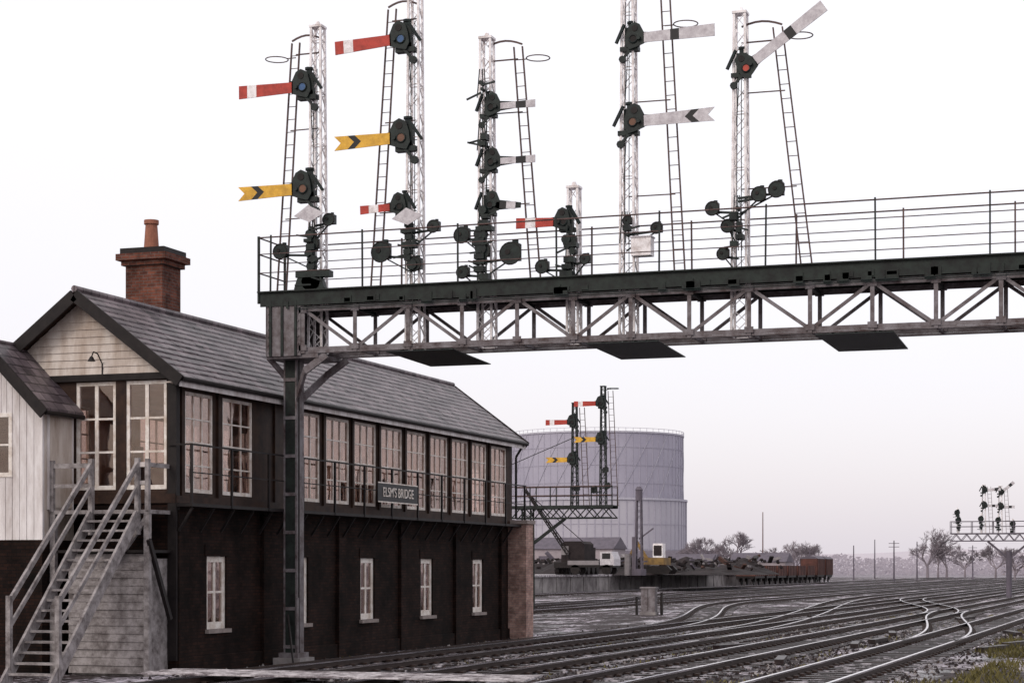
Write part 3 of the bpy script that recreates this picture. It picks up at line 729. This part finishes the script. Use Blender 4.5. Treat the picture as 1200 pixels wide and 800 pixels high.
# distant gantry right
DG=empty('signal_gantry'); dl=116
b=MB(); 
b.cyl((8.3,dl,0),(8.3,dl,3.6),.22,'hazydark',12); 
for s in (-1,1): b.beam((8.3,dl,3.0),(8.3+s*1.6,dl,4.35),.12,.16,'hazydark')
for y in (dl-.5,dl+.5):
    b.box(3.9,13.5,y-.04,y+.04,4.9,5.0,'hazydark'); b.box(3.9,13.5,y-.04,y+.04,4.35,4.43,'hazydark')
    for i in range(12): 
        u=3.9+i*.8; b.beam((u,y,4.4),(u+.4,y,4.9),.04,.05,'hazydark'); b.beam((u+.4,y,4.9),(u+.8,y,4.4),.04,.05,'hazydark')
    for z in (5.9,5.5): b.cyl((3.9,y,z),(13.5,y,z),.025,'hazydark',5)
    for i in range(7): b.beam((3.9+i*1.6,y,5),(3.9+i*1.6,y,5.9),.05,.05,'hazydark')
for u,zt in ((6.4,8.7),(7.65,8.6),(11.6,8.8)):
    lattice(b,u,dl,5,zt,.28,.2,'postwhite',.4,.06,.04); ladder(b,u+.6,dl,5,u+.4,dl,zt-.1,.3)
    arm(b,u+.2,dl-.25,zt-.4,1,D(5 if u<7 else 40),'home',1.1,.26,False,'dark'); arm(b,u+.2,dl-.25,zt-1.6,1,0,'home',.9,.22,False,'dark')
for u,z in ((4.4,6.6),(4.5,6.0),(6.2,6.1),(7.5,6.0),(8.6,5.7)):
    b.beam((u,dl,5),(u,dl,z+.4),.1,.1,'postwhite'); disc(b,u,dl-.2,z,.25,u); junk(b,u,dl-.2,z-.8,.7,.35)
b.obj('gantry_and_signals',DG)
b=MB(); b.box(10.6,13.5,148,154,0,2.6,'hazydark'); b.ext([(10.3,2.6),(13.8,2.6),(12.05,3.7)],147.7,154.3,'hazydark'); b.box(10.9,11.4,147.96,147.99,1,2.0,'shed'); b.obj('platelayers_hut')

# ------------------------------------------------------------------ gasholder
GH=empty('gasholder'); gu,gL=at(.0444,560)
def cylz(mb,R,z0,z1,m,n=96,cap=False):
    vs=[]; 
    for z in (z0,z1):
        for i in range(n): t=2*math.pi*i/n; vs.append((gu+R*math.cos(t),gL+R*math.sin(t),z))
    fs=[(i,(i+1)%n,n+(i+1)%n,n+i) for i in range(n)]
    if cap: fs.append(tuple(range(n,2*n)))
    mb.add(vs,fs,m)
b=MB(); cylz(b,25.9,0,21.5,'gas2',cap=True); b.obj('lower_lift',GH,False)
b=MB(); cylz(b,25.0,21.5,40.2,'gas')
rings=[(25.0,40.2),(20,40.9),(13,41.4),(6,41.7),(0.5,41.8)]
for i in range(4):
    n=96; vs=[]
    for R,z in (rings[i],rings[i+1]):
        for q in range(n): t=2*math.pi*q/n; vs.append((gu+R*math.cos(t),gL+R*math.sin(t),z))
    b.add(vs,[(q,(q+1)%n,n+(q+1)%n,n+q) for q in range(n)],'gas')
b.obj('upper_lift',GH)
b=MB()
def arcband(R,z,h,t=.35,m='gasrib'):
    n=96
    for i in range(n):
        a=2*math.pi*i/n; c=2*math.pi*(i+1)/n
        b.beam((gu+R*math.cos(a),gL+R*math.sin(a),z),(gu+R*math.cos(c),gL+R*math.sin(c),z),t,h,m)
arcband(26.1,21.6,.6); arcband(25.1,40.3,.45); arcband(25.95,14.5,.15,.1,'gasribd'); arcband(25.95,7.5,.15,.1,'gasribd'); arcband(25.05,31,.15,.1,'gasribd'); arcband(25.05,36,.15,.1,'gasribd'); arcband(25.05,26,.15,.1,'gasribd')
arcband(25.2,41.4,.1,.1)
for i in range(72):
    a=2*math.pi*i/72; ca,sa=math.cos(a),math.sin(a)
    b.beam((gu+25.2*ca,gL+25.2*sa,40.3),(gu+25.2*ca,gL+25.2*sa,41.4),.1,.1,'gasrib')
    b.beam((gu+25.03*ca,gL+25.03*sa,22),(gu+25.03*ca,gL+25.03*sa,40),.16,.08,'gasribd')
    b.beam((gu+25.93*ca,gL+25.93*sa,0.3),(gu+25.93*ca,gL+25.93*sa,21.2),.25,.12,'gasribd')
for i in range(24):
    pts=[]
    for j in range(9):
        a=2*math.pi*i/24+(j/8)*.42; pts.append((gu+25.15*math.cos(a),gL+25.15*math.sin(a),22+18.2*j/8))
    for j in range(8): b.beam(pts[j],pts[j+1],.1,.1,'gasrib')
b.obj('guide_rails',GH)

# ------------------------------------------------------------------ yard
b=MB(); b.box(-60,-31.5,96,262,0,1.5,'concrete'); b.box(-60,-31.3,95.8,262.2,1.503,1.68,'frost')
for i in range(40): b.box(-31.5,-31.42,97+i*4.1,97.3+i*4.1,0,1.5,'concrete')
b.obj('loading_bank')
b=MB()
def heap(cx,cy,R,H,z0,m):
    n=22; vs=[(cx,cy,z0+H)]
    rr=6
    for j in range(1,rr+1):
        for i in range(n):
            t=2*math.pi*i/n; r=R*j/rr
            x=cx+r*math.cos(t); y=cy+r*1.5*math.sin(t)
            nz=noise.noise(Vector((x*.6,y*.4,H)))*H*.5
            vs.append((x,y,z0+max(0,H*(1-(j/rr)**1.3)+nz*(1-j/rr)*1.5)))
    fs=[(0,1+i,1+(i+1)%n) for i in range(n)]
    for j in range(rr-1):
        for i in range(n): a=1+j*n; fs.append((a+i,a+n+i,a+n+(i+1)%n,a+(i+1)%n))
    b.add(vs,fs,m)
for i in range(18):
    k=.02+i*.0058+random.uniform(-.003,.003); Y=random.uniform(190,225); x,y=at(k,Y); heap(x,y,random.uniform(3,5),random.uniform(.8,2.0),1.6,'scrap')
    for j in range(34):
        xx=x+random.uniform(-4,4); yy=y+random.uniform(-4,4); z=random.uniform(1.8,3.2)
        p=Vector((xx,yy,z)); d=Vector((random.uniform(-1,1),random.uniform(-1,1),random.uniform(-.5,.7)))*random.uniform(.3,1.3)
        b.beam(p,p+d,random.uniform(.1,.5),random.uniform(.1,.35),random.choice(['scrap','scrap','scrap','scrap','dark','dark','scrapbr','scraplt','hazydark']))
b.obj('scrap_heap')
def wheel(mb,c,r,w,m='dark'): mb.cyl((c[0]-w/2,c[1],c[2]),(c[0]+w/2,c[1],c[2]),r,m,14)
cx,cy=at(.034,178); e=empty('mobile_crane'); b=MB()
b.box(cx-1.3,cx+1.3,cy-3,cy+3,2.3,2.8,'dark'); b.box(cx-1.1,cx+1.1,cy-1.4,cy+1.6,2.82,4.5,'scrap'); b.box(cx-1.11,cx-.4,cy-1.43,cy-1.405,3.5,4.3,'scraplt')
b.box(cx-1.0,cx+1.0,cy+1.6,cy+2.6,2.9,4.2,'scrap'); b.ext([(cx-1.1,4.5),(cx+1.1,4.5),(cx+.8,4.75),(cx-.8,4.75)],cy-1.4,cy+1.6,'scrap')
for s in (-1.15,1.15):
    for yy in (-2.2,-.7,.8,2.2): wheel(b,(cx+s,cy+yy,2.15),.48,.4)
tip=Vector((cx-4.4,cy-2,9.4))
for s in (-.4,.4):
    for dz in (0,.5):
        b.beam((cx-.3,cy-1.2+s,3.2+dz),tip+Vector((0,s*.4,dz*.4)),.1,.1,'dark')
for i in range(12):
    t=i/12; t2=(i+1)/12; a=Vector((cx-.3,cy-1.2,3.2)); q1=a.lerp(tip,t); q2=a.lerp(tip,t2)
    b.beam(q1+Vector((0,-.35,0)),q2+Vector((0,.35,.3)),.06,.06,'dark'); b.beam(q1+Vector((0,-.35,.4)),q2+Vector((0,-.3,0)),.06,.06,'dark')
b.cyl(tip,tip-Vector((0,0,3.8)),.04,'dark',5); b.cyl(tip-Vector((0,0,3.8)),tip-Vector((0,0,4.3)),.15,'dark',8); b.cyl((cx+.6,cy,4.7),tip,.04,'dark',5)
b.obj('crane_body_and_jib',e)
cx,cy=at(.042,172); e=empty('parked_lorry'); b=MB()
b.box(cx-2.0,cx+2.2,cy-1.1,cy+1.1,2.35,2.55,'dark'); b.box(cx-2.0,cx+.9,cy-1.1,cy+1.1,2.56,2.95,'scraplt')
b.ext([(cx+1.0,2.5),(cx+2.3,2.5),(cx+2.3,3.1),(cx+2.05,3.75),(cx+1.0,3.75)],cy-1.05,cy+1.05,'armwhite'); b.box(cx+1.2,cx+1.95,cy-1.07,cy-1.055,3.1,3.6,'black')
for x in (-1.3,1.6):
    for s in (-1,1): b.cyl((cx+x,cy+s*1.1,2.15),(cx+x,cy+s*.75,2.15),.45,'dark',14)
b.obj('lorry_body',e)
cx,cy=at(.0755,190); e=empty('excavator'); b=MB()
for s in (-1.1,1.1): b.ext([(cx-1.5,1.7),(cx+1.5,1.7),(cx+1.8,2.1),(cx+1.4,2.5),(cx-1.4,2.5),(cx-1.8,2.1)],cy+s-.25,cy+s+.25,'dark')
b.box(cx-1.3,cx+1.1,cy-1.2,cy+1.2,2.6,3.3,'cabyellow'); b.box(cx-.1,cx+.9,cy-1.2,cy-.1,3.31,4.7,'postwhite'); b.box(cx+.0,cx+.8,cy-1.23,cy-1.205,3.5,4.5,'scrap')
b.beam((cx-1.1,cy+.4,3.2),(cx-2.2,cy+.4,4.9),.25,.3,'cabyellow'); b.beam((cx-2.2,cy+.4,4.9),(cx-3.0,cy+.4,3.2),.2,.25,'cabyellow'); b.ext([(cx-3.3,3.2),(cx-2.6,3.3),(cx-2.5,2.6),(cx-3.3,2.5)],cy,cy+.8,'dark')
b.obj('excavator_body',e)
cx,cy=at(.0662,180); e=empty('loading_gauge_mast'); b=MB()
b.cyl((cx,cy,1.6),(cx,cy,2.2),.7,'hazydark',12); lattice(b,cx,cy,2.2,8.8,.6,.4,'hazydark',.7,.12,.08); b.cyl((cx,cy,8.6),(cx,cy,9.6),.34,'hazydark',12); b.cyl((cx,cy,9.6),(cx,cy,9.9),.4,'hazydark',12,r2=.2)
b.beam((cx,cy,5),(cx+1.4,cy,6),.1,.12,'hazydark'); b.beam((cx-.5,cy,1.7),(cx-.5,cy,5.2),.3,.3,'hazydark'); b.cyl((cx-1.1,cy,1.6),(cx-1.1,cy,3.6),.3,'scraplt',10)
b.obj('mast',e)
def wagon(L,van=False,u=-29,ln=5.6):
    e=empty('goods_wagon'); b=MB(); y0,y1=L-ln/2,L+ln/2
    b.box(u-1.2,u+1.2,y0,y1,1.05,1.3,'dark'); h=2.6 if not van else 3.6
    for s in (-1,1):
        b.box(u+s*1.2-.05,u+s*1.2+.05,y0,y1,1.3,h,'wagon')
        for q in range(6): b.box(u+s*1.26-.03,u+s*1.26+.03,y0+q*(ln-.1)/5,y0+q*(ln-.1)/5+.1,1.3,h,'scrap')
        for yy in (y0+1.2,y1-1.2): wheel(b,(u+s*.75,yy,.65),.47,.13); b.box(u+s*.95-.05,u+s*.95+.05,yy-.3,yy+.3,.6,1.05,'dark')
        for yy,sg in ((y0,-1),(y1,1)): b.cyl((u+s*.86,yy,1.1),(u+s*.86,yy+sg*.4,1.1),.1,'dark',8); b.cyl((u+s*.86,yy+sg*.4,1.1),(u+s*.86,yy+sg*.45,1.1),.22,'dark',10)
    for yy in (y0,y1): b.box(u-1.149,u+1.149,yy-.05,yy+.05,1.3,h,'wagon')
    if van: 
        b.ext([(u-1.3,h),(u+1.3,h),(u+.9,h+.3),(u,h+.42),(u-.9,h+.3)],y0-.1,y1+.1,'hazydark')
    else:
        b.box(u-1.14,u+1.14,y0+.06,y1-.06,1.3,1.3+random.uniform(.5,.9),'scrap')
    b.obj('wagon_body',e)
for i,L in enumerate((196,203,210,217,224,231,239,246)): wagon(L,van=(i>5),u=-28.9)
cx,cy=at(.0715,94); e=empty('relay_cabinet'); b=MB()
b.box(cx-.4,cx+.4,cy-.3,cy+.3,0,.15,'concrete'); b.box(cx-.35,cx+.35,cy-.25,cy+.25,.15,1.3,'girder'); b.box(cx-.4,cx+.4,cy-.3,cy+.3,1.303,1.37,'scraplt'); b.box(cx-.01,cx+.01,cy-.262,cy-.253,.2,1.25,'dark')
b.box(cx+.55,cx+.67,cy,cy+.15,0,1.1,'dark'); b.box(cx-.7,cx-.6,cy,cy+.15,0,.9,'dark')
b.obj('cabinet',e)
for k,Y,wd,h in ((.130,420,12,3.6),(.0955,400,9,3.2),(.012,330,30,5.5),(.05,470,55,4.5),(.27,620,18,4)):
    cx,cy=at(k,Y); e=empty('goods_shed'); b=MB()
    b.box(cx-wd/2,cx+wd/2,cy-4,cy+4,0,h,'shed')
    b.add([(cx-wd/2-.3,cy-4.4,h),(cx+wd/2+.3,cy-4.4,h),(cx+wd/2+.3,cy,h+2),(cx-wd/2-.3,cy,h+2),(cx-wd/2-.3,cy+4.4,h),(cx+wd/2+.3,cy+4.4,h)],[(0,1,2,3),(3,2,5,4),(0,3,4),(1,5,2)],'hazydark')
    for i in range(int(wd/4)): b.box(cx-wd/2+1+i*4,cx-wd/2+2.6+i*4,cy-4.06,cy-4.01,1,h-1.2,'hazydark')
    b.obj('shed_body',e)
def pole(k,Y,h,arms=True,m='hazydark'):
    x,y=at(k,Y); b=MB(); b.cyl((x,y,0),(x,y,h),.16,m,8,r2=.09)
    if arms:
        for z in (h-.5,h-1.1): b.beam((x-.9,y,z),(x+.9,y,z),.1,.1,m)
    b.obj('telegraph_pole' if arms else 'yard_lamp_mast')
pole(.1307,420,14.5,False,'wagon')
for k,Y,h in ((.178,360,6.5),(.189,420,8.5),(.199,330,7),(.211,380,7.5),(.24,400,7),(.155,380,6)): pole(k,Y,h,random.random()<.4)

# trees
def baretree(name,x,y,H,seed):
    random.seed(seed); b=MB()
    def br(p,d,l,r,dep):
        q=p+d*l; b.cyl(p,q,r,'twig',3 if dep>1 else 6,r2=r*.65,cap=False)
        if dep>=6: return
        for i in range(3 if dep<4 else 4):
            nd=(d+Vector((random.gauss(0,.5),random.gauss(0,.5),random.gauss(.1,.3)))).normalized()
            br(q if random.random()<.5 else p+d*l*random.uniform(.5,1),nd,l*random.uniform(.68,.88),max(r*.6,.03),dep+1)
    br(Vector((x,y,0)),Vector((0,0,1)),H*.22,H*.03,0)
    b.obj(name)
T=[(.0985,430,12),(.094,440,10),(.1165,430,14),(.111,450,11),(.136,440,10),(.152,440,12),(.147,450,10.5),(.158,460,9),(.2165,420,13),(.2265,430,11),(.222,460,10),(.236,450,10),(.262,330,8),(.252,420,10)]
for i,(k,Y,H) in enumerate(T):
    x,y=at(k,Y); baretree('bare_tree',x,y,H,i+3)
random.seed(99)
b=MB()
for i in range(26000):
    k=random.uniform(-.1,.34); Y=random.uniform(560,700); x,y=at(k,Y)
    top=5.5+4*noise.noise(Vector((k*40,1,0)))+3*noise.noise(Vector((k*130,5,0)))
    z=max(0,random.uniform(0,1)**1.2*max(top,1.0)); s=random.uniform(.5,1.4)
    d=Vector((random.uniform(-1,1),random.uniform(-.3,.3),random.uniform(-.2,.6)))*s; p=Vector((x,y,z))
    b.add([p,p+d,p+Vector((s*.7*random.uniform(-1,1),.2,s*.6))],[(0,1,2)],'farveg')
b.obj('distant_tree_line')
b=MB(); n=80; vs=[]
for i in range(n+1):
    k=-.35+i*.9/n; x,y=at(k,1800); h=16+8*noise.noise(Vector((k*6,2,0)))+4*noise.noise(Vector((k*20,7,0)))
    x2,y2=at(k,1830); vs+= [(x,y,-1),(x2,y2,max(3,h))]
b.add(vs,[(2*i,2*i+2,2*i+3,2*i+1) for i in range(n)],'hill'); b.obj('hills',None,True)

# grass
b=MB()
for i in range(11000):
    u=15.2+abs(random.gauss(0,1.7)); L=random.uniform(-2,50)
    if noise.noise(Vector((u*.8,L*.3,3)))+.12*(u-15.5)<.03: continue
    h=random.uniform(.04,.2); a=random.uniform(0,6.28); w=random.uniform(.01,.03)
    dx,dy=math.cos(a)*w,math.sin(a)*w; lx,ly=random.uniform(-.12,.12),random.uniform(-.12,.12)
    b.add([(u-dx,L-dy,0),(u+dx,L+dy,0),(u+lx,L+ly,h)],[(0,1,2)],'grass')
for i in range(3000):
    u=random.choice([8.25,11.8,4.75,.9])+random.gauss(0,.3); L=random.uniform(0,60)
    if noise.noise(Vector((u*1.1,L*.5,9)))<.2: continue
    h=random.uniform(.03,.1); w=.02; b.add([(u-w,L,0),(u+w,L,0),(u+random.uniform(-.06,.06),L+.03,h)],[(0,1,2)],'grass')
b.obj('grass')

# ------------------------------------------------------------------ light, sky, camera
w=bpy.data.worlds.new("World"); sc.world=w; w.use_nodes=True; nt=w.node_tree; N=nt.nodes; N.clear()
out=N.new('ShaderNodeOutputWorld'); sky=N.new('ShaderNodeTexSky'); sky.sky_type='NISHITA'; sky.sun_disc=False
el=math.radians(35)
sky.sun_elevation=el; sky.sun_rotation=math.radians(200); sky.dust_density=3
bg=N.new('ShaderNodeBackground'); bg.inputs['Strength'].default_value=0.05; nt.links.new(sky.outputs[0],bg.inputs[0])
tc=N.new('ShaderNodeTexCoord'); sx=N.new('ShaderNodeSeparateXYZ'); nt.links.new(tc.outputs['Generated'],sx.inputs[0])
cr=N.new('ShaderNodeValToRGB'); nt.links.new(sx.outputs['Z'],cr.inputs[0])
cr.color_ramp.elements[0].position=0.0; cr.color_ramp.elements[0].color=(.70,.645,.70,1)
cr.color_ramp.elements[1].position=.24; cr.color_ramp.elements[1].color=(.93,.875,.855,1)
x=cr.color_ramp.elements.new(.08); x.color=(.80,.74,.775,1)
bg2=N.new('ShaderNodeBackground'); bg2.inputs['Strength'].default_value=1.0; nt.links.new(cr.outputs[0],bg2.inputs[0])
ad=N.new('ShaderNodeAddShader'); nt.links.new(bg.outputs[0],ad.inputs[0]); nt.links.new(bg2.outputs[0],ad.inputs[1]); nt.links.new(ad.outputs[0],out.inputs[0])
s=bpy.data.lights.new('sun','SUN'); s.energy=.8; s.angle=math.radians(18); s.color=(1,.93,.84)
so=bpy.data.objects.new('sun',s); sc.collection.objects.link(so)
az=math.radians(200); dv=Vector((math.sin(az)*math.cos(el),math.cos(az)*math.cos(el),math.sin(el)))
so.rotation_euler=dv.to_track_quat('Z','Y').to_euler()
cam=bpy.data.cameras.new('camera'); co=bpy.data.objects.new('camera',cam); sc.collection.objects.link(co)
co.location=(CAMU,CAML,2.3); co.rotation_euler=(math.pi/2,0,A); cam.lens=67.5; cam.sensor_width=36; cam.shift_y=265/1200; cam.clip_end=8000; cam.clip_start=.1
sc.camera=co
sc.view_settings.view_transform='Standard'; sc.view_settings.look='None'; sc.view_settings.exposure=0
